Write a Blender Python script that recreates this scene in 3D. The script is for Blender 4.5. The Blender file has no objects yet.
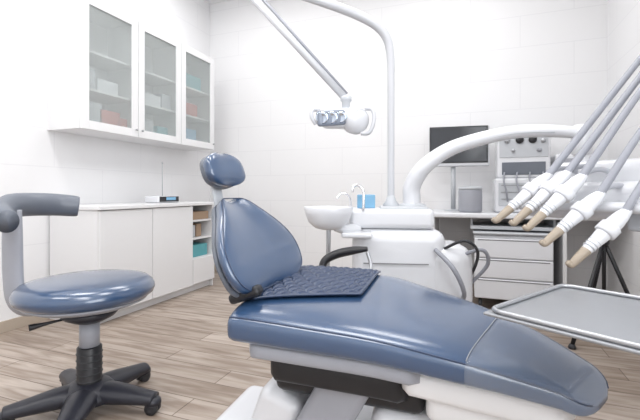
import bpy, bmesh, math, random
from mathutils import Vector, Matrix
random.seed(4)
TH=math.radians(20.6); CS,SN=math.cos(TH),math.sin(TH)
def W(l,d,z):
    """layout frame (right, forward, up) -> room frame; the equipment stands turned ~20 deg to the walls"""
    return Vector((l*CS-d*SN, d*CS+l*SN, z))
def WV(v): return W(v[0],v[1],v[2])

# ---------------- materials
def mat(name,col,rough=.5,metal=0,coat=0,var=.03,scale=30,bump=0,alpha=None,crough=.12):
    m=bpy.data.materials.new(name); m.use_nodes=True
    nt=m.node_tree; b=nt.nodes['Principled BSDF']
    tc=nt.nodes.new('ShaderNodeTexCoord')
    n=nt.nodes.new('ShaderNodeTexNoise'); n.inputs['Scale'].default_value=scale; n.inputs['Detail'].default_value=3
    nt.links.new(tc.outputs['Object'],n.inputs['Vector'])
    r=nt.nodes.new('ShaderNodeMixRGB'); r.blend_type='MIX'
    r.inputs[1].default_value=(*[c*(1-var) for c in col],1)
    r.inputs[2].default_value=(*[min(1,c*(1+var)) for c in col],1)
    nt.links.new(n.outputs['Fac'],r.inputs[0]); nt.links.new(r.outputs[0],b.inputs['Base Color'])
    b.inputs['Roughness'].default_value=rough; b.inputs['Metallic'].default_value=metal
    b.inputs['Coat Weight'].default_value=coat; b.inputs['Coat Roughness'].default_value=crough
    if bump:
        bp=nt.nodes.new('ShaderNodeBump'); bp.inputs['Strength'].default_value=bump; bp.inputs['Distance'].default_value=.002
        n2=nt.nodes.new('ShaderNodeTexNoise'); n2.inputs['Scale'].default_value=250
        nt.links.new(tc.outputs['Object'],n2.inputs['Vector']); nt.links.new(n2.outputs['Fac'],bp.inputs['Height'])
        nt.links.new(bp.outputs[0],b.inputs['Normal'])
    if alpha is not None: b.inputs['Alpha'].default_value=alpha
    return m
M_white=mat('white_plastic',(.72,.73,.76),.28,coat=.3,var=.01)
M_pole=mat('white_enamel_pole',(.56,.57,.60),.3,coat=.3,var=.01)
M_cab=mat('white_lacquer',(.78,.78,.79),.35,var=.01)
M_blue=mat('blue_leather',(.024,.060,.135),.32,coat=1,var=.10,scale=14,bump=.1,crough=.17)
M_blue.node_tree.nodes['Principled BSDF'].inputs['Coat IOR'].default_value=1.65
M_blue2=mat('navy_quilt',(.018,.036,.085),.38,var=.1,coat=.3)
M_grey=mat('grey_shell',(.33,.34,.38),.4)
M_pad=mat('grey_pad',(.12,.135,.165),.42,coat=.15)
M_lgrey=mat('light_grey',(.50,.52,.55),.4)
M_black=mat('black_plastic',(.012,.012,.015),.4)
M_dark=mat('dark_boot',(.03,.031,.036),.5)
M_base=mat('stool_base_plastic',(.020,.021,.030),.38)
M_steel=mat('brushed_steel',(.42,.43,.45),.3,metal=.6)
M_tray=mat('tray_steel',(.30,.31,.33),.36,metal=.35)
M_chrome=mat('chrome',(.8,.8,.82),.12,metal=1)
M_tan=mat('tan_tip',(.36,.30,.235),.35)
M_hose=mat('grey_hose',(.30,.31,.35),.45)
M_whose=mat('pale_hose',(.50,.51,.55),.4)
M_screen=mat('dark_screen',(.03,.033,.04),.15)
M_gap=mat('shadow_gap',(.22,.22,.23),.7)
M_teal=mat('teal_item',(.10,.36,.40),.5)
M_brown=mat('wood_item',(.35,.24,.16),.5)
M_red=mat('red_item',(.50,.13,.1),.5)
M_lblue=mat('pale_blue_plastic',(.20,.42,.62),.3)
M_trim=mat('trim_beige',(.46,.39,.32),.5)
M_lens=mat('lamp_reflector',(.55,.62,.72),.08,metal=1)
M_face=mat('lamp_face',(.22,.25,.31),.2)
M_film=mat('plastic_cover',(.78,.83,.9),.05,alpha=.12)  # clear film; its pale tint paints in the whitish reflections
def glassmat():
    m=bpy.data.materials.new('frosted_glass'); m.use_nodes=True; nt=m.node_tree
    out=nt.nodes['Material Output']; b=nt.nodes['Principled BSDF']
    b.inputs['Base Color'].default_value=(.64,.67,.67,1); b.inputs['Roughness'].default_value=.2
    t=nt.nodes.new('ShaderNodeBsdfTransparent'); t.inputs[0].default_value=(.96,.975,.97,1)
    mx=nt.nodes.new('ShaderNodeMixShader'); mx.inputs[0].default_value=.28
    nt.links.new(t.outputs[0],mx.inputs[1]); nt.links.new(b.outputs[0],mx.inputs[2]); nt.links.new(mx.outputs[0],out.inputs[0])
    return m
M_glass=glassmat()
def wallmat(name,axis,lines=True):
    m=bpy.data.materials.new(name); m.use_nodes=True; nt=m.node_tree; b=nt.nodes['Principled BSDF']
    g=nt.nodes.new('ShaderNodeNewGeometry'); s=nt.nodes.new('ShaderNodeSeparateXYZ'); c=nt.nodes.new('ShaderNodeCombineXYZ')
    nt.links.new(g.outputs['Position'],s.inputs[0]); nt.links.new(s.outputs[axis],c.inputs[0]); nt.links.new(s.outputs[2],c.inputs[1])
    br=nt.nodes.new('ShaderNodeTexBrick'); nt.links.new(c.outputs[0],br.inputs['Vector'])
    br.inputs['Scale'].default_value=1; br.inputs['Brick Width'].default_value=.9; br.inputs['Row Height'].default_value=.3
    br.inputs['Mortar Size'].default_value=.004; br.inputs['Mortar Smooth'].default_value=.3
    br.inputs['Color1'].default_value=(.82,.82,.83,1); br.inputs['Color2'].default_value=(.825,.825,.835,1)
    br.inputs['Mortar'].default_value=(.765,.765,.78,1)
    nt.links.new(br.outputs['Color'],b.inputs['Base Color']); b.inputs['Roughness'].default_value=.5
    return m
def floormat():
    m=bpy.data.materials.new('laminate_planks'); m.use_nodes=True; nt=m.node_tree; b=nt.nodes['Principled BSDF']
    g=nt.nodes.new('ShaderNodeNewGeometry')
    br=nt.nodes.new('ShaderNodeTexBrick'); nt.links.new(g.outputs['Position'],br.inputs['Vector'])
    br.offset=.37
    br.inputs['Scale'].default_value=1; br.inputs['Brick Width'].default_value=1.25; br.inputs['Row Height'].default_value=.16
    br.inputs['Mortar Size'].default_value=.003; br.inputs['Bias'].default_value=0
    br.inputs['Color1'].default_value=(.36,.295,.245,1); br.inputs['Color2'].default_value=(.50,.43,.375,1)
    br.inputs['Mortar'].default_value=(.19,.145,.115,1)
    mp=nt.nodes.new('ShaderNodeMapping'); mp.inputs['Scale'].default_value=(1.6,14,1)
    nt.links.new(g.outputs['Position'],mp.inputs[0])
    n=nt.nodes.new('ShaderNodeTexNoise'); n.inputs['Scale'].default_value=1.7; n.inputs['Detail'].default_value=8; n.inputs['Distortion'].default_value=.6
    nt.links.new(mp.outputs[0],n.inputs['Vector'])
    cr=nt.nodes.new('ShaderNodeValToRGB'); cr.color_ramp.elements[0].position=.35; cr.color_ramp.elements[0].color=(.54,.48,.43,1)
    cr.color_ramp.elements[1].position=.62; cr.color_ramp.elements[1].color=(1,1,1,1)
    nt.links.new(n.outputs['Fac'],cr.inputs[0])
    mx=nt.nodes.new('ShaderNodeMixRGB'); mx.blend_type='MULTIPLY'; mx.inputs[0].default_value=.85
    nt.links.new(br.outputs['Color'],mx.inputs[1]); nt.links.new(cr.outputs[0],mx.inputs[2])
    nt.links.new(mx.outputs[0],b.inputs['Base Color']); b.inputs['Roughness'].default_value=.42
    return m
# ---------------- mesh helpers
CUR=None
def group(name,loc):
    global CUR
    e=bpy.data.objects.new(name,None); e.location=loc; e.empty_display_size=.1
    bpy.context.scene.collection.objects.link(e); CUR=e; return e
def finish(name,bm,m,smooth=True):
    bmesh.ops.recalc_face_normals(bm,faces=bm.faces[:])
    me=bpy.data.meshes.new(name); bm.to_mesh(me); bm.free()
    if smooth:
        for p in me.polygons: p.use_smooth=True
    me.materials.append(m)
    o=bpy.data.objects.new(name,me); bpy.context.scene.collection.objects.link(o)
    if CUR is not None:
        o.parent=CUR; o.matrix_parent_inverse=Matrix.Translation(-CUR.location)
    return o
def box(name,c,size,m,rot=0,bevel=.006,seg=3,tilt=None):
    bm=bmesh.new(); bmesh.ops.create_cube(bm,size=1)
    bmesh.ops.scale(bm,vec=size,verts=bm.verts)
    if bevel: bmesh.ops.bevel(bm,geom=bm.edges[:],offset=min(bevel,min(size)*.49),segments=seg,affect='EDGES',profile=.5)
    M=Matrix.Rotation(rot,4,'Z')
    if tilt is not None: M=M@tilt
    bmesh.ops.transform(bm,matrix=Matrix.Translation(c)@M,verts=bm.verts)
    o=finish(name,bm,m,False)
    if bevel:
        for p in o.data.polygons: p.use_smooth=True
        wn=o.modifiers.new('wn','WEIGHTED_NORMAL'); wn.keep_sharp=False
    return o
def rbox(name,x0,x1,y0,y1,z0,z1,m,bevel=.004):
    return box(name,Vector(((x0+x1)/2,(y0+y1)/2,(z0+z1)/2)),(x1-x0,y1-y0,z1-z0),m,0,bevel,2)
def catmull(P,n):
    out=[]; N=len(P)
    for i in range(N-1):
        p0=P[max(i-1,0)];p1=P[i];p2=P[i+1];p3=P[min(i+2,N-1)]
        for k in range(n):
            t=k/n; out.append(.5*((2*p1)+(p2-p0)*t+(2*p0-5*p1+4*p2-p3)*t*t+(3*p1-p0-3*p2+p3)*t**3))
    out.append(P[-1]*1.0); return out
def tube(name,pts,rad,m,seg=14,n=8,flat=(1,1),smooth=True):
    P=[Vector(p) for p in pts]
    R=rad if isinstance(rad,(list,tuple)) else [rad]*len(P)
    if smooth and len(P)>2:
        Q=catmull([Vector((p.x,p.y,p.z,r)) for p,r in zip(P,R)],n)
        P=[Vector(q[:3]) for q in Q]; R=[q[3] for q in Q]
    bm=bmesh.new(); rings=[]; up=None
    for i,p in enumerate(P):
        t=(P[min(i+1,len(P)-1)]-P[max(i-1,0)]).normalized()
        if up is None:
            up=Vector((0,0,1)) if abs(t.z)<.9 else Vector((0,1,0))
        up=(up-t*up.dot(t)).normalized(); s=t.cross(up)
        rings.append([bm.verts.new(p+(up*math.sin(a)*flat[1]+s*math.cos(a)*flat[0])*R[i]) for a in [2*math.pi*k/seg for k in range(seg)]])
    for a,b in zip(rings,rings[1:]):
        for k in range(seg): bm.faces.new((a[k],a[(k+1)%seg],b[(k+1)%seg],b[k]))
    bm.faces.new(rings[0]); bm.faces.new(rings[-1][::-1])
    return finish(name,bm,m)
def lathe(name,c,prof,m,seg=40,axis=Vector((0,0,1)),sc=(1,1)):
    q=Vector((0,0,1)).rotation_difference(axis.normalized()).to_matrix().to_4x4()
    bm=bmesh.new(); rings=[]
    for r,z in prof:
        r=max(r,.0004)
        rings.append([bm.verts.new((r*math.cos(2*math.pi*k/seg)*sc[0],r*math.sin(2*math.pi*k/seg)*sc[1],z)) for k in range(seg)])
    for a,b in zip(rings,rings[1:]):
        for k in range(seg): bm.faces.new((a[k],a[(k+1)%seg],b[(k+1)%seg],b[k]))
    bm.faces.new(rings[0]); bm.faces.new(rings[-1][::-1])
    bmesh.ops.transform(bm,matrix=Matrix.Translation(c)@q,verts=bm.verts)
    return finish(name,bm,m)
def sg(x,e): return math.copysign(abs(x)**e,x)
def ringpt(f,a,ex,ez,grow=0):
    C,U,N,hw,ht,bend=f; u=sg(math.cos(a),ex); w=sg(math.sin(a),ez)
    return C+U*(u*(hw+grow))+N*(w*(ht+grow)+bend*u*u)
def loft(name,frames,m,ex=.5,ez=.6,seg=40):
    """frames: (center,U,N,half_w,half_t,bend)"""
    bm=bmesh.new(); rings=[[bm.verts.new(ringpt(f,2*math.pi*k/seg,ex,ez)) for k in range(seg)] for f in frames]
    for a,b in zip(rings,rings[1:]):
        for k in range(seg): bm.faces.new((a[k],a[(k+1)%seg],b[(k+1)%seg],b[k]))
    bm.faces.new(rings[0]); bm.faces.new(rings[-1][::-1])
    return finish(name,bm,m)

# ---------------- room  X[-3.12,1.16]  Y[-1.6,4.3]  Z[0,3.4]
X0,X1,Y0,Y1,ZC=-3.12,1.16,-1.6,4.3,3.4
CUR=None
def plain(name,x0,x1,y0,y1,z0,z1,m): return box(name,Vector(((x0+x1)/2,(y0+y1)/2,(z0+z1)/2)),(x1-x0,y1-y0,z1-z0),m,0,0)
plain('floor',X0-.1,X1+.1,Y0-.1,Y1+.1,-.1,0,floormat())
M_ceil=mat('ceiling_paint',(.84,.84,.85),.7,var=.005)
plain('ceiling',X0-.1,X1+.1,Y0-.1,Y1+.1,ZC,ZC+.1,M_ceil)
wx=wallmat('wall_panels_x',0); wy=wallmat('wall_panels_y',1)
plain('wall_back',X0-.1,X1+.1,Y1,Y1+.1,0,ZC,wx)
plain('wall_left',X0-.1,X0,Y0,Y1,0,ZC,wy)
plain('wall_front',X0-.1,X1+.1,Y0-.1,Y0,0,ZC,wx)
plain('wall_right',X1,X1+.1,Y0,Y1,0,ZC,wy)
rbox('baseboard_left',X0,X0+.014,Y0,2.2,0,.08,M_trim,.002)
rbox('baseboard_back',X0+.015,X1,Y1-.014,Y1,0,.08,M_trim,.002)
rbox('baseboard_right',X1-.014,X1,Y0,Y1-.015,0,.08,M_trim,.002)
def area(name,loc,rot,sx,sy,e,col=(1,1,1)):
    L=bpy.data.lights.new(name,'AREA'); L.shape='RECTANGLE'; L.size=sx; L.size_y=sy; L.energy=e; L.color=col
    o=bpy.data.objects.new(name,L); o.location=loc; o.rotation_euler=rot; bpy.context.scene.collection.objects.link(o); return o
for x in (-2.1,-.2):
    for y in (-.3,1.5,3.2):
        group('ceiling_light_panel',Vector((x,y,ZC)))
        rbox('frame',x-.62,x+.62,y-.32,y+.32,ZC-.03,ZC-.001,M_white,.004)
        area('ceiling_lamp',(x,y,ZC-.035),(0,0,0),1.18,.58,{-.3:24,1.5:24,3.2:16}[y],(1,.993,.985))
CUR=None
group('added_window',Vector((X1,-.2,1.6)))  # window added out of view to give the chair its highlights
for nm,a in (('jamb_a',(-1.15,-1.1)),('jamb_b',(.7,.75)),('mullion',(-.22,-.18))):
    rbox(nm,X1-.04,X1-.001,a[0],a[1],.85,2.75,M_cab)
rbox('sill',X1-.09,X1-.001,-1.17,.77,.82,.85,M_cab); rbox('head',X1-.04,X1-.001,-1.15,.75,2.75,2.8,M_cab)
CUR=None
area('added_window_light',(X1-.012,-.2,1.8),(0,math.radians(90),0),1.85,1.8,54,(.93,.97,1))  # added light at the unseen window, for highlights on the leather

# ---------------- wall cabinet
group('wall_cabinet',Vector((-2.945,3.03,1.48)))
xf=-2.77; ya,yb=2.19,3.87; zb,zt=1.485,2.52; xw=X0+.001
rbox('side_near',xw,xf,ya,ya+.02,zb,zt,M_cab,.002); rbox('side_far',xw,xf,yb-.02,yb,zb,zt,M_cab,.002)
rbox('bottom',xw,xf,ya+.02,yb-.02,zb,zb+.03,M_cab,.002); rbox('top',xw,xf,ya+.02,yb-.02,zt-.03,zt,M_cab,.002)
rbox('back',xw,xw+.012,ya+.02,yb-.02,zb+.03,zt-.03,M_cab,0)
for zz in (1.80,2.10): rbox('shelf',xw+.012,xf-.03,ya+.02,yb-.02,zz,zz+.02,M_cab,.002)
p=(yb-ya)/3
for i in range(3):
    a=ya+i*p+.003; b=ya+(i+1)*p-.003; fw=.068; x0,x1=xf+.001,xf+.021
    if i: rbox('partition',xw+.012,xf-.005,ya+i*p-.01,ya+i*p+.01,zb+.03,zt-.03,M_cab,0)
    rbox('door_stile',x0,x1,a,a+fw,zb,zt,M_cab,.002); rbox('door_stile',x0,x1,b-fw,b,zb,zt,M_cab,.002)
    rbox('door_rail',x0,x1,a+fw,b-fw,zb,zb+fw,M_cab,.002); rbox('door_rail',x0,x1,a+fw,b-fw,zt-fw,zt,M_cab,.002)
    rbox('door_glass',x0+.005,x0+.01,a+fw,b-fw,zb+fw,zt-fw,M_glass,0)
    lathe('knob',Vector((x1,b-.03 if i!=1 else a+.03,zb+.06)),[(.004,0),(.004,.012),(.01,.016),(.01,.022),(.002,.025)],M_steel,14,Vector((1,0,0)))
items=[(0,1.516,.10,.14,.20,M_lgrey),(0,1.516,.22,.20,.16,M_red),(0,1.516,.40,.10,.12,M_red),
       (1,1.516,.12,.13,.16,M_lgrey),(1,1.821,.14,.2,.10,M_white),(1,1.516,.30,.14,.12,M_teal),(1,1.821,.36,.12,.14,M_lgrey),
       (2,2.121,.10,.3,.14,M_teal),(2,1.821,.12,.22,.13,M_red),(2,1.516,.12,.2,.16,M_lblue),(0,1.821,.2,.2,.10,M_white),(0,1.821,.08,.10,.16,M_lgrey)]
for i,zz,o_,w_,h_,mm in items:
    y=ya+i*p+o_; rbox('stored_box',xf-.20,xf-.045,y,y+w_,zz,zz+h_,mm,.003)
# ---------------- base cabinet
group('base_cabinet',Vector((-2.85,2.9,0)))
xf=-2.59; ya,yb=2.2,3.62; zt=.865
rbox('plinth',xw+.02,xf-.04,ya+.02,yb-.01,0,.07,M_cab,.002)
rbox('side_near',xw+.016,xf,ya,ya+.02,.0,zt,M_cab,.002); rbox('side_far',xw+.016,xf,yb-.02,yb,.0,zt,M_cab,.002)
rbox('floor_panel',xw+.016,xf,ya+.02,yb-.02,.07,.09,M_cab,0)
rbox('back_panel',xw+.016,xw+.03,ya+.02,yb-.02,.09,zt,M_cab,0)
rbox('partition',xw+.03,xf,3.25,3.27,.09,zt,M_cab,0)
rbox('door_near',xf+.001,xf+.021,ya+.002,2.725,.075,zt-.006,M_cab,.003)
rbox('door_far',xf+.001,xf+.021,2.731,3.262,.075,zt-.006,M_cab,.003)
rbox('worktop',xw,-2.55,ya-.015,yb+.01,zt,.895,M_cab,.004)
for zz in (.32,.52,.7): rbox('open_shelf',xw+.03,xf-.005,3.27,yb-.02,zz,zz+.018,M_cab,.001)
rbox('low_drawer',xf+.001,xf+.02,3.268,yb-.002,.08,.33,M_cab,.003)
rbox('wood_tray',xw+.05,xf-.02,3.29,3.57,.718,.80,M_brown,.004)
rbox('grey_binder',xw+.1,xf-.06,3.30,3.40,.54,.66,M_lgrey,.003); rbox('brown_binder',xw+.1,xf-.06,3.42,3.5,.54,.67,M_brown,.003)
rbox('teal_box',xw+.1,xf-.03,3.29,3.56,.338,.46,M_teal,.003)
group('desktop_control_console',Vector((-2.8,2.95,.896)))
cx,cy=-2.82,3.12
box('housing',Vector((cx,cy,.930)),(.17,.29,.066),M_white,0,.014)
box('front_bezel',Vector((cx+.086,cy,.932)),(.006,.26,.05),M_black,0,.002)
box('display',Vector((cx+.090,cy+.02,.936)),(.003,.13,.028),M_lblue,0,.001)
tube('antenna',[(cx,cy,.95),(cx,cy,1.28)],.004,M_steel,8,smooth=False)
lathe('antenna_tip',Vector((cx,cy,1.27)),[(.002,0),(.008,.006),(.008,.02),(.002,.026)],M_steel,12)

# ---------------- stool
SC=(-1.06,1.84)
group('dental_stool',W(SC[0],SC[1],0))
c=W(SC[0],SC[1],0)
def up(z): return c+Vector((0,0,z))
SS=up(0)+WV((-.02,.02,0))
lathe('seat_cushion',SS+Vector((0,0,.505)),[(.20,0),(.262,.004),(.283,.02),(.290,.040),(.287,.055),(.283,.060),(.280,.068),(.262,.084),(.22,.093),(.12,.097),(.02,.098)],M_blue,64)
lathe('seat_shell',SS+Vector((0,0,.478)),[(.10,0),(.22,.004),(.255,.02),(.262,.03),(.05,.032)],M_grey,48)
lathe('boot',up(.40),[(.035,0),(.07,.012),(.105,.03),(.122,.05),(.10,.07),(.07,.08)],M_base,32)
lathe('gas_column',up(.27),[(.042,0),(.042,.14)],M_grey,28)
lathe('column_sleeve',up(.06),[(.066,0),(.058,.03),(.052,.05),(.052,.23),(.047,.235)],M_black,28)
for zz in (.14,.17,.20,.23,.26): lathe('sleeve_rib',up(zz),[(.051,0),(.0555,.004),(.051,.008)],M_dark,28)
lathe('hub',up(.05),[(.09,0),(.13,.012),(.12,.04),(.085,.075),(.06,.085)],M_base,32)
tube('height_lever',[up(.44),up(.435)+WV((-.1,-.1,0)),up(.425)+WV((-.17,-.15,0))],[.006,.006,.014],M_black,10)
for i in range(5):
    a=math.radians(-6+72*i); dv=WV((math.cos(a),math.sin(a),0))
    tube('star_leg',[up(.085)+dv*.03,up(.082)+dv*.12,up(.074)+dv*.22,up(.066)+dv*.315],[.062,.058,.046,.036],M_base,16,flat=(1.1,.75))
    e=up(0)+dv*.305; sd=Vector((-dv.y,dv.x,0))
    for s in (-1,1): lathe('caster_wheel',e+sd*(.014*s)+Vector((0,0,.028)),[(.012,-.01),(.028,-.009),(.0282,.009),(.012,.01)],M_dark,20,sd)
    lathe('caster_fork',e+Vector((0,0,.034)),[(.02,0),(.038,.012),(.036,.03),(.02,.04)],M_base,18)
pts=[]
for ang,r,z in ((130,.325,.925),(145,.345,.935),(165,.35,.94),(185,.345,.935),(205,.325,.905),(222,.30,.88)):
    a=math.radians(ang); pts.append(W(SC[0]+r*math.cos(a),SC[1]+r*math.sin(a),z))
tube('armrest_pad',[pts[0]*1.03-pts[1]*.03,pts[0]*1.012-pts[1]*.012]+pts+[pts[-1]*1.02-pts[-2]*.02,pts[-1]*1.05-pts[-2]*.05],[.018,.038]+[.052,.056,.056,.056,.054,.05]+[.04,.018],M_pad,20,flat=(.85,1))
tube('backrest_post',[W(-1.385,1.80,.92),W(-1.385,1.80,.8),W(-1.38,1.80,.6),W(-1.36,1.80,.50),W(-1.28,1.81,.475),W(-1.1,1.83,.475)],[.055,.06,.06,.055,.045,.035],M_grey,14,flat=(1,.45))

# ---------------- dental chair
group('dental_chair',W(.1,1.4,0))
UP=Vector((0,0,1))
secs=[((-.234,1.17,.64),(-.07,1.74,.675),.115),
      ((-.057,1.143,.62),(.27,1.72,.656),.112),
      ((.1375,1.10,.601),(.4455,1.62,.623),.105),
      ((.318,1.06,.568),(.58,1.45,.600),.095),
      ((.4635,1.03,.5365),(.715,1.30,.5515),.08),
      ((.603,1.005,.4975),(.795,1.17,.5027),.062)]
def seat_frame(a,inf=0):
    i=min(int(a),len(secs)-2); t=a-i
    def cr(sel):
        P=[sel(s) for s in secs]; p0=P[max(i-1,0)];p1=P[i];p2=P[i+1];p3=P[min(i+2,len(P)-1)]
        return .5*((2*p1)+(p2-p0)*t+(2*p0-5*p1+4*p2-p3)*t*t+(3*p1-p0-3*p2+p3)*t**3)
    n=WV(cr(lambda s:Vector(s[0]))); f=WV(cr(lambda s:Vector(s[1]))); th=cr(lambda s:Vector((s[2],0,0))).x
    U=(f-n); hw=U.length/2; U.normalize(); C=(n+f)/2-UP*(th*.42)
    return C,U,UP,hw+inf,th/2+inf,0
def body(a0,a1,inf=0,ends=(1,1),n=40):
    fr=[]
    f0=seat_frame(a0,inf); f1=seat_frame(a1,inf); d0=(f0[0]-seat_frame(a0+.1)[0]).normalized(); d1=(f1[0]-seat_frame(a1-.1)[0]).normalized()
    E=[(0,.25),(.3,.72),(.6,.9),(.85,.98)]
    if ends[0]:
        for s,k_ in E: fr.append((f0[0]+d0*(.05*math.cos(math.asin(s))),f0[1],UP,f0[3]-(1-k_)*.07,f0[4]*k_,0))
    for i in range(n+1): fr.append(seat_frame(a0+(a1-a0)*i/n,inf))
    if ends[1]:
        for s,k_ in ((.15,.97),(.35,.92),(.55,.84),(.75,.70),(.9,.5),(1,.25)):
            fr.append((f1[0]+d1*(.06*s)-UP*(.012*s),f1[1],UP,f1[3]*(k_*.9+.1),f1[4]*math.sqrt(max(0,1-s*s*.92)),0))
    return fr
BF=body(0,5)
loft('seat_and_legrest',BF,M_blue,.42,.55,64)
loft('protective_cover',body(3.4,5,.004,(0,1),20),M_film,.42,.55,64)
tube('near_piping',[ringpt(f,math.pi-.42,.42,.55,.0005) for f in BF[2:-1]],.0026,M_blue2,6,n=1,smooth=False)
tube('far_piping',[ringpt(f,.42,.42,.55,.0005) for f in BF[2:-1]],.0026,M_blue2,6,n=1,smooth=False)
def surf(a,b,off=0,ex=.42,ez=.55):
    C,U,N,hw,ht,_=seat_frame(a); b=max(-.999,min(.999,b)); cc=abs(b)**(1/ex); s=math.sqrt(max(0,1-cc*cc))
    return C+U*(b*hw)+N*(ht*s**ez+off)
tube('cover_edge',[surf(3.4,-1+.05*i,.005) for i in range(1,40)],.0016,M_grey,6,n=1,smooth=False)
bm=bmesh.new(); nu,nv=110,90; grid=[]
for i in range(nu+1):
    s=i/nu; row=[]
    for j in range(nv+1):
        t=j/nv
        a=(-.05*(1-s)+1.30*s)*(1-t)+(.08*(1-s)+1.0*s)*t
        b=(-.72*(1-s)-.16*s)*(1-t)+.93*t
        p_,q_=(s*7+t*6),(s*7-t*6)
        h=.011*(abs(math.sin(math.pi*p_))*abs(math.sin(math.pi*q_)))**.45
        if min(s,1-s,t,1-t)<.03: h=.007
        row.append(bm.verts.new(surf(max(a,0),b,.006+h)))
    grid.append(row)
for i in range(nu):
    for j in range(nv): bm.faces.new((grid[i][j],grid[i+1][j],grid[i+1][j+1],grid[i][j+1]))
o=finish('quilted_mat',bm,M_blue2); sm=o.modifiers.new('s','SOLIDIFY'); sm.thickness=.008; sm.offset=0
def under(a0,a1,inset,drop,th,n=20):
    fr=[]
    for i in range(n+1):
        C,U,N,hw,ht,_=seat_frame(a0+(a1-a0)*i/n); e=1 if 0<i<n else .9
        fr.append((C-UP*(ht+drop),U,UP,(hw-inset)*e,th*e,0))
    return fr
loft('seat_under_shell',under(.02,2.6,.03,.012,.035),M_grey,.4,.5)
loft('legrest_white_cover',under(2.3,4.8,.06,.045,.05),M_cab,.4,.5)
loft('legrest_lower_cover',under(2.6,4.3,.10,.12,.06),M_cab,.5,.6)
loft('lift_mechanism',under(.3,2.3,.09,.085,.055),M_black,.4,.4)
box('lift_link',W(.12,1.4,.40),(.5,.26,.16),M_black,TH-.35,.03)
box('scissor_arm',W(.05,1.36,.28),(.16,.2,.36),M_grey,TH-.35,.03,tilt=Matrix.Rotation(.5,4,'Y'))
box('floor_base',W(.12,1.48,.055),(1.1,.5,.11),M_white,TH-.3,.04,4)
box('base_pillar',W(-.13,1.52,.18),(.17,.3,.26),M_white,TH-.3,.045,4,tilt=Matrix.Rotation(.35,4,'Y'))
box('base_pillar_foot',W(.4,1.35,.2),(.42,.34,.24),M_white,TH-.3,.06,4)
Bc=Vector((-.165,1.41,.665)); Tc=Vector((-.35,1.50,.965)); Uc=Vector((.37,.93,0)).normalized()
s=(Tc-Bc).normalized(); Nc=Uc.cross(s).normalized()
if Nc.z<0: Nc=-Nc
Uw,Nw=WV(Uc),WV(Nc)
prof=[(0,.10,.3),(.02,.16,.6),(.06,.205,.85),(.13,.235,1),(.25,.25,1),(.38,.248,1),(.5,.230,1),(.62,.198,1),(.74,.157,1),(.84,.122,.95),(.92,.096,.85),(.97,.072,.65),(1,.04,.3)]
fr=[];fb=[]
PV=catmull([Vector(q) for q in prof],4)
for v,hw,k_ in PV:
    C=Bc.lerp(Tc,v)+Nc*(.02*math.sin(v*math.pi*1.0)-.01)
    fr.append((WV(C),Uw,Nw,hw,.036*k_,.03)); fb.append((WV(C)-Nw*.032,Uw,Nw,hw*.92,.026*k_,.022))
loft('backrest',fr,M_blue,.75,.75,64); loft('backrest_shell',fb,M_pad,.8,.8,48)
loop=[ringpt(f,.35,.75,.75,.0005) for f in fr[2:-2]]+[ringpt(f,math.pi-.35,.75,.75,.0005) for f in fr[2:-2][::-1]]
tube('backrest_piping',loop+[loop[0]],.0024,M_blue2,6,n=1,smooth=False)
Hc=Vector((-.365,1.50,1.08)); hs=(Vector((-.10,.05,.30))).normalized(); hN=Uc.cross(hs).normalized()
if hN.z<0 and hN.x<0: hN=-hN
fr=[];fb=[]
for q in range(-10,11):
    v=q/10; k_=(1-abs(v)**3)**.5 if abs(v)<1 else .05
    C=Hc+hs*(.066*v)
    fr.append((WV(C),Uw,WV(hN),.112*max(k_,.2)*(1-.06*v),.034*max(k_,.15),.014)); fb.append((WV(C)-WV(hN)*.022,Uw,WV(hN),.10*max(k_,.2),.026*max(k_,.15),.008))
loft('headrest',fr,M_blue,.75,.8,40); loft('headrest_shell',fb,M_pad,.75,.8,40)
tube('headrest_stem',[WV(Tc-s*.12-Nc*.04),WV(Tc-Nc*.035),WV(Hc-hN*.04)],[.022,.018,.016],M_lgrey,14,flat=(1.6,.6))
tube('backrest_arm',[WV(Bc+s*.12-Nc*.06),WV(Bc-s*.02-Nc*.05),WV(Bc-s*.07+Nc*.05)],[.05,.05,.05],M_black,14,flat=(1.8,.6))
box('backrest_hinge',W(-.235,1.27,.675),(.11,.05,.035),M_black,TH-.25,.014,tilt=Matrix.Rotation(-.35,4,'Y'))
tube('armrest',[W(.22,1.86,.735),W(.155,1.88,.725),W(.08,1.90,.705),W(.025,1.9,.675),W(.01,1.88,.63),W(.03,1.82,.59)],[.014,.024,.026,.024,.021,.02],M_black,14,flat=(1.2,.8))
tube('armrest_bracket',[W(.03,1.82,.59),W(.06,1.7,.57)],.02,M_black,10,smooth=False)
tube('armrest_side_rod',[W(.22,1.86,.72),W(.235,1.84,.66),W(.22,1.78,.6)],.009,M_steel,10)

# ---------------- dental unit (column, arm, instrument head)
group('dental_delivery_unit',W(.45,2.25,0))
A2=TH-.12
box('body',W(.44,2.30,.40),(.50,.36,.80),M_white,A2,.07,5)
box('body_side',W(.70,2.25,.36),(.26,.34,.72),M_white,A2,.09,5)
box('top_block',W(.40,2.28,.855),(.46,.26,.11),M_white,A2,.03,4)
box('top_cap',W(.47,2.28,.905),(.26,.24,.03),M_lgrey,A2,.01,3)
box('front_ledge',W(.20,2.16,.775),(.16,.2,.03),M_white,A2,.012,3)
box('body_panel_seam',W(.40,2.112,.62),(.34,.004,.006),M_gap,A2,0)
arm=[(.525,2.28,.90),(.522,2.28,.97),(.525,2.27,1.04),(.58,2.23,1.139),(.704,2.2,1.231),(.86,2.15,1.285),(1.024,2.1,1.315),(1.18,2.05,1.313),(1.30,2.0,1.295)]
tube('balance_arm',[WV(p) for p in arm],[.062,.062,.06,.055,.05,.046,.043,.041,.036],M_white,20,flat=(.8,1))
tube('arm_seam',[W(l,d-.040,z-.012) for (l,d,z) in arm[2:-1]],.003,M_lgrey,6)
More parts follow.
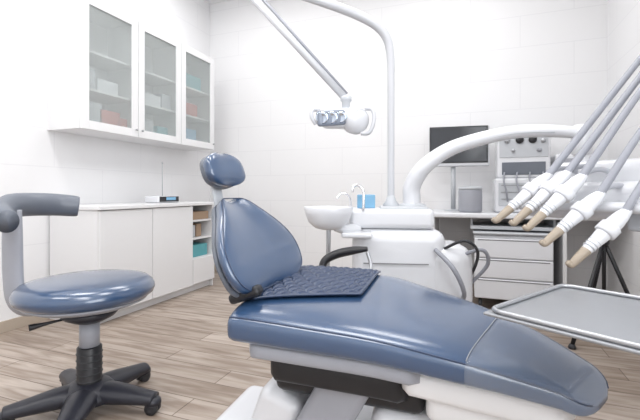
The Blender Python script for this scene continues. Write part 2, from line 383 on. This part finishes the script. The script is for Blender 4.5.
lathe('arm_joint',W(.525,2.28,.90),[(.078,0),(.08,.02),(.075,.03),(.06,.035)],M_lgrey,30)
lathe('arm_end_joint',W(1.31,2.0,1.18),[(.03,0),(.045,.01),(.045,.14),(.035,.155)],M_white,28)
tube('head_drop',[W(1.31,2.0,1.20),W(1.31,1.99,1.10),W(1.29,1.90,1.02),W(1.22,1.74,.99)],[.036,.04,.045,.05],M_white,16)
RH=math.radians(-60)+TH
HC=(1.15,1.60)
def H(w,dp,z):
    return W(HC[0]+w*.5+dp*.866, HC[1]-w*.866+dp*.5, z)
box('instrument_head',H(0,0,.965),(.62,.24,.15),M_white,RH,.05,5)
box('head_rear_housing',H(.0,.06,1.06),(.5,.17,.14),M_white,RH,.05,5)
box('holder_bar',H(-.02,-.16,.945),(.56,.10,.04),M_white,RH,.018,4)
box('control_panel',H(.22,-.11,.91),(.2,.05,.10),M_lgrey,RH,.015,3)
sticks=[((.715,1.62,.886),(.895,1.62,1.04),(1.29,1.62,1.53),(1.48,1.64,1.74),(1.56,1.72,1.5),(1.38,1.72,1.0)),
        ((.757,1.56,.880),(.935,1.56,1.045),(1.245,1.56,1.445),(1.44,1.6,1.66),(1.54,1.68,1.4),(1.38,1.68,1.0)),
        ((.780,1.50,.866),(.955,1.5,1.03),(1.2,1.5,1.375),(1.4,1.54,1.58),(1.5,1.62,1.35),(1.37,1.62,1.0)),
        ((.799,1.42,.819),(.965,1.42,.965),(1.136,1.42,1.21),(1.35,1.46,1.45),(1.47,1.55,1.25),(1.36,1.58,1.0)),
        ((.850,1.35,.757),(1.005,1.35,.905),(1.08,1.35,1.015),(1.27,1.40,1.25),(1.4,1.5,1.15),(1.34,1.52,1.0))]
for i,sx in enumerate(sticks):
    P=[Vector(q) for q in sx]; d=(P[1]-P[0]); u=d.normalized()
    tube('whip_arm',[WV(P[1]-u*.02)]+[WV(P[1]+u*.03)]+[WV(q) for q in P[2:]],[.015,.015,.0125,.011,.011,.011],M_hose,10)
    tube('handpiece_grip',[WV(P[0]+d*.26),WV(P[0]+d*.5),WV(P[0]+d*.8),WV(P[1]+u*.01),WV(P[1]+u*.05)],[.016,.021,.027,.024,.014],M_white,16)
    tube('handpiece_tip',[WV(P[0]+Vector((-.016,0,.006))),WV(P[0]+Vector((-.002,0,-.002))),WV(P[0]+d*.10),WV(P[0]+d*.25),WV(P[0]+d*.32)],[.009,.012,.0145,.0165,.0175],M_tan,14)
    for kk in (.38,.44,.5): lathe('grip_band',WV(P[0]+d*kk),[(.019,-.003),(.0225,0),(.019,.003)],M_lgrey,18,WV(u))
    a_=P[0]+d*.95
    tube('handpiece_hose',[WV(a_),WV(a_+Vector((.06,.02,.05))),WV(a_+Vector((.15,.05,.065))),WV(a_+Vector((.24,.08,.02))),WV(a_+Vector((.27,.10,-.08)))],.0105,M_whose,10)
    lathe('holder_socket',WV(P[0]+d*.78),[(.028,-.02),(.034,-.016),(.034,.016),(.028,.02)],M_white,20,WV(u))
tube('suction_hose',[W(.60,2.08,.70),W(.66,1.98,.62),W(.72,2.0,.5),W(.74,2.1,.42)],.012,M_hose,8)
tube('umbilical_b',[W(.74,2.12,.66),W(.84,2.07,.70),W(.88,2.1,.62),W(.82,2.18,.5)],.010,M_hose,8)
tube('umbilical_c',[W(.66,2.12,.70),W(.74,2.05,.75),W(.81,2.06,.70),W(.82,2.12,.6),W(.78,2.18,.48)],.008,M_dark,8)
# tray
A=Vector((.394,.966)); dv=Vector((.79,.61)); wv=Vector((.61,-.79)); TW,TD,TZ=.44,.44,.715
cc=A+wv*(TW/2)+dv*(TD/2)
RT=math.atan2(-.79,.61)+TH
group('instrument_tray',W(cc.x,cc.y,TZ))
def T(w,dp,z): q=cc+wv*w+dv*dp; return W(q.x,q.y,z)
box('tray_plate',T(0,0,TZ-.008),(TW,TD,.008),M_tray,RT,.003,2)
hw_,hd_=TW/2-.010,TD/2-.010
rim=[]
for (sx,sy,a0) in ((1,1,0),(-1,1,90),(-1,-1,180),(1,-1,270)):
    for a in (0,30,60,90):
        an=math.radians(a0+a); rim.append(T(sx*(hw_-.03)+.03*math.cos(an),sy*(hd_-.03)+.03*math.sin(an),TZ+.002))
rim.append(rim[0]); 
tube('tray_rim',rim,.0055,M_steel,10,smooth=False)
box('tray_inner_step',T(0,0,TZ-.003),(TW-.07,TD-.07,.003),M_tray,RT,.001,1)
box('tray_support',T(0,.0,TZ-.024),(.2,.2,.02),M_white,RT,.006,2)
tube('support_arm',[T(0,0,TZ-.03),T(.02,.25,TZ-.03),W(1.2,1.40,TZ-.025),W(1.235,1.46,TZ+.03),W(1.235,1.47,.90)],[.018,.018,.018,.02,.02],M_white,14)

# ---------------- spittoon
group('spittoon_bowl',W(.045,2.12,.81))
bc=W(.045,2.12,.80)
lathe('bowl',bc,[(.03,0),(.07,.01),(.105,.04),(.122,.085),(.130,.118),(.127,.123),(.118,.115),(.10,.06),(.06,.03),(.02,.024)],M_white,48)
tube('drain_pipe',[bc+Vector((0,0,.005)),W(.045,2.12,.72),W(.04,2.13,.6),W(.02,2.14,.3),W(.02,2.14,.0)],.012,M_steel,12)
tube('bowl_bracket',[bc+WV((.04,.02,.02)),W(.14,2.16,.80),W(.21,2.2,.80)],[.03,.03,.03],M_white,12)
tube('rinse_spout',[W(.15,2.16,.80),W(.165,2.16,.93),W(.15,2.15,.985),W(.11,2.14,.99),W(.09,2.13,.965)],.006,M_chrome,10)
tube('cup_filler',[W(.235,2.17,.90),W(.235,2.17,1.0),W(.21,2.17,1.035),W(.18,2.16,1.03),W(.175,2.16,1.0)],.008,M_chrome,10)
group('blue_glove_box',W(.25,2.27,.912))
box('carton',W(.262,2.27,.948),(.10,.08,.075),M_lblue,A2,.004,2); box('carton_label',W(.262,2.27,.95),(.102,.05,.05),M_white,A2,.002,1)

# ---------------- operating light
group('dental_operating_light',W(.408,2.3,.92))
tube('column',[W(*p) for p in [(.408,2.3,.90),(.408,2.3,1.3),(.408,2.3,1.66),(.405,2.3,1.78),(.385,2.295,1.875),(.325,2.28,1.945),(.20,2.25,2.0),(0,2.18,2.04),(-.2,2.11,2.07),(-.395,2.05,2.095)]],[.02,.02,.021,.023,.025,.026,.026,.025,.023,.022],M_pole,18)
lathe('column_collar',W(.408,2.3,.90),[(.045,0),(.045,.03),(.03,.05),(.02,.08)],M_lgrey,24)
lathe('elbow_joint',W(-.395,2.05,2.03),[(.025,0),(.034,.01),(.034,.10),(.025,.11)],M_white,24)
for off,r,mm in ((0,.019,M_pole),(.03,.008,M_grey)):
    tube('spring_arm',[W(-.395+off,2.05,2.05+off*.7),W(.125+off*.3,2.0,1.47+off*.7)],r,mm,14,smooth=False)
lathe('lamp_pivot',W(.13,2.0,1.40),[(.012,0),(.02,.01),(.02,.05),(.028,.055),(.028,.075),(.012,.085)],M_lgrey,20)
box('head_shell',W(.115,1.99,1.365),(.22,.11,.10),M_white,TH+.2,.035,5)
lathe('head_cap',W(.175,1.98,1.355),[(.02,-.06),(.055,-.05),(.068,-.02),(.07,.01),(.055,.04),(.02,.05)],M_white,28,WV((.5,-.8,-.2)))
lathe('cap_ring',W(.19,1.955,1.352),[(.05,0),(.056,.006),(.05,.012)],M_grey,28,WV((.5,-.8,-.2)))
box('reflector_frame',W(.055,1.925,1.356),(.15,.03,.075),M_face,TH+.35,.014,4,tilt=Matrix.Rotation(-.12,4,'Y'))
for q,sz in ((-.045,.031),(.0,.031),(.045,.029)):
    lathe('reflector_lens',W(.055+q,1.912-q*-.33,1.356+.1*q),[(sz,0),(sz*.95,.008),(sz*.6,.004),(.002,.001)],M_lens,24,WV((-.15,-.98,-.12)))
hp=[(.225,1.97,1.41),(.255,1.95,1.40),(.262,1.94,1.35),(.24,1.94,1.29),(.20,1.95,1.285)]
tube('handle_right',[W(*p) for p in hp],.010,M_pole,10)
hp=[(-.005,1.96,1.40),(-.035,1.93,1.395),(-.04,1.92,1.36),(-.02,1.92,1.325)]
tube('handle_left',[W(*p) for p in hp],.009,M_pole,10)

# ---------------- counter along back wall, drawers, equipment
group('equipment_counter',Vector((.4,4.0,0)))
yf=3.66
rbox('worktop',-.36,X1-.001,yf,Y1-.001,.775,.82,M_white,.012)
rbox('left_panel',-.33,-.30,yf+.06,Y1-.02,0,.775,M_cab); rbox('mid_panel',.70,.73,yf+.06,Y1-.02,0,.775,M_cab)
rbox('under_tray',.0,.66,yf+.04,Y1-.08,.68,.71,M_lgrey); rbox('tray_bracket_a',.0,.02,yf+.1,Y1-.1,.71,.775,M_lgrey); rbox('tray_bracket_b',.64,.66,yf+.1,Y1-.1,.71,.775,M_lgrey)
group('mobile_drawer_cabinet',Vector((.33,3.9,0)))
rbox('carcass',.03,.63,yf+.02,4.15,.09,.64,M_white,.02)
for i,(a,b) in enumerate(((.10,.27),(.275,.44),(.445,.61))):
    rbox('drawer_front',.035,.625,yf-.005,yf+.02,a,b,M_white,.01); rbox('drawer_shadow',.06,.60,yf-.007,yf-.004,b-.018,b-.010,M_gap,0)
rbox('top',.02,.64,yf-.01,4.16,.64,.665,M_lgrey,.01)
for x in (.08,.58):
    for y in (yf+.06,4.1): lathe('caster',Vector((x,y,.045)),[(.02,-.015),(.045,-.013),(.045,.013),(.02,.015)],M_dark,20,Vector((1,0,0))); rbox('caster_stem',x-.01,x+.01,y-.01,y+.01,.05,.092,M_steel,0)
mc=W(1.31,3.78,1.43)
group('computer_monitor',W(1.31,3.78,.82))
RM=TH-.25
box('bezel',mc,(.54,.035,.38),M_pole,RM,.012,3)
box('screen',mc+Matrix.Rotation(RM,3,'Z')@Vector((-.004,-.02,.015)),(.50,.006,.325),M_screen,RM,.003,1)
box('bezel_inner',mc+Matrix.Rotation(RM,3,'Z')@Vector((-.004,-.0185,.015)),(.52,.004,.345),M_black,RM,.002,1)
tube('stand_post',[mc+Vector((-.05,.03,-.1)),mc+Vector((-.05,.04,-.595))],.022,M_lgrey,12,smooth=False)
lathe('stand_foot',Vector((mc.x-.05,mc.y+.04,.8205)),[(.08,0),(.08,.008),(.03,.015)],M_lgrey,28)
gc=W(1.34,3.57,.8205)
group('grey_canister',gc)
lathe('body',gc,[(.09,0),(.098,.01),(.1,.03),(.1,.19),(.096,.2)],M_grey,36); lathe('lid',gc+Vector((0,0,.2)),[(.1,0),(.1,.018),(.09,.026),(.02,.03)],M_lgrey,36)
group('dental_control_machine',Vector((.45,4.0,.82)))
rbox('lower_case',.20,.66,3.82,4.2,.8205,1.12,M_white,.02); rbox('upper_case',.22,.64,3.86,4.18,1.12,1.52,M_white,.02)
rbox('front_panel',.24,.62,3.853,3.862,1.30,1.50,M_lgrey,.004)
for x,z,r,mm in ((.40,1.45,.032,M_black),(.50,1.45,.032,M_black),(.30,1.45,.025,M_steel),(.58,1.44,.02,M_steel),(.35,1.36,.015,M_steel),(.55,1.36,.018,M_grey)):
    lathe('knob',Vector((x,3.853,z)),[(r,0),(r,.012),(r*.8,.02),(.003,.022)],mm,24,Vector((0,-1,0)))
rbox('recess',.26,.60,3.852,3.862,1.15,1.26,M_pad,.004); rbox('slot_panel',.23,.63,3.812,3.822,.88,1.08,M_lgrey,.004)
for z in (.94,1.0,1.06): rbox('slot',.25,.61,3.808,3.813,z-.004,z,M_gap,0)
for i in range(4): tube('gas_tube',[(.28+i*.1,3.85,1.17),(.27+i*.1,3.80,1.10),(.29+i*.1,3.78,1.0),(.30+i*.09,3.81,.92)],.007,M_hose,8)
rbox('side_module',.67,.98,3.84,4.15,.8205,1.32,M_white,.02); rbox('side_window',.70,.95,3.832,3.842,1.12,1.28,M_grey,.004)
for x in (.76,.88): lathe('gauge',Vector((x,3.832,1.2)),[(.035,0),(.035,.01),(.03,.014),(.003,.014)],M_white,24,Vector((0,-1,0)))
rbox('box_on_top',.30,.56,3.9,4.1,1.5205,1.56,M_lgrey,.01)
tc_=W(1.86,2.62,0)
group('folding_tripod_stand',tc_)
hub=tc_+Vector((0,0,.68))
lathe('hub',hub-Vector((0,0,.03)),[(.02,0),(.03,.01),(.03,.05),(.015,.06)],M_black,16)
for a in (195,-15,80):
    an=math.radians(a)+TH; f=tc_+Vector((math.cos(an)*.26,math.sin(an)*.26,.02)); 
    tube('leg',[hub,f],.013,M_black,10,smooth=False); lathe('foot',f-Vector((0,0,.02)),[(.02,0),(.025,.01),(.015,.03)],M_dark,12)
    tube('brace',[tc_+Vector((0,0,.35)),hub.lerp(f,.55)],.006,M_black,8,smooth=False)
tube('post',[tc_+Vector((0,0,.3)),tc_+Vector((0,0,.82))],.012,M_black,10,smooth=False)
CUR=None
# ---------------- world, camera
w=bpy.data.worlds.new('world'); bpy.context.scene.world=w; w.use_nodes=True
w.node_tree.nodes['Background'].inputs[0].default_value=(.9,.95,1,1); w.node_tree.nodes['Background'].inputs[1].default_value=.6
cam=bpy.data.cameras.new('camera'); co=bpy.data.objects.new('camera',cam); bpy.context.scene.collection.objects.link(co)
co.location=(0,0,1.0); co.rotation_euler=(math.radians(90),0,TH); cam.lens=22.5; cam.sensor_width=36; cam.shift_y=-18/640
cam.clip_start=.02
bpy.context.scene.camera=co
vs=bpy.context.scene.view_settings
vs.view_transform='Standard'; vs.look='None'; vs.exposure=0
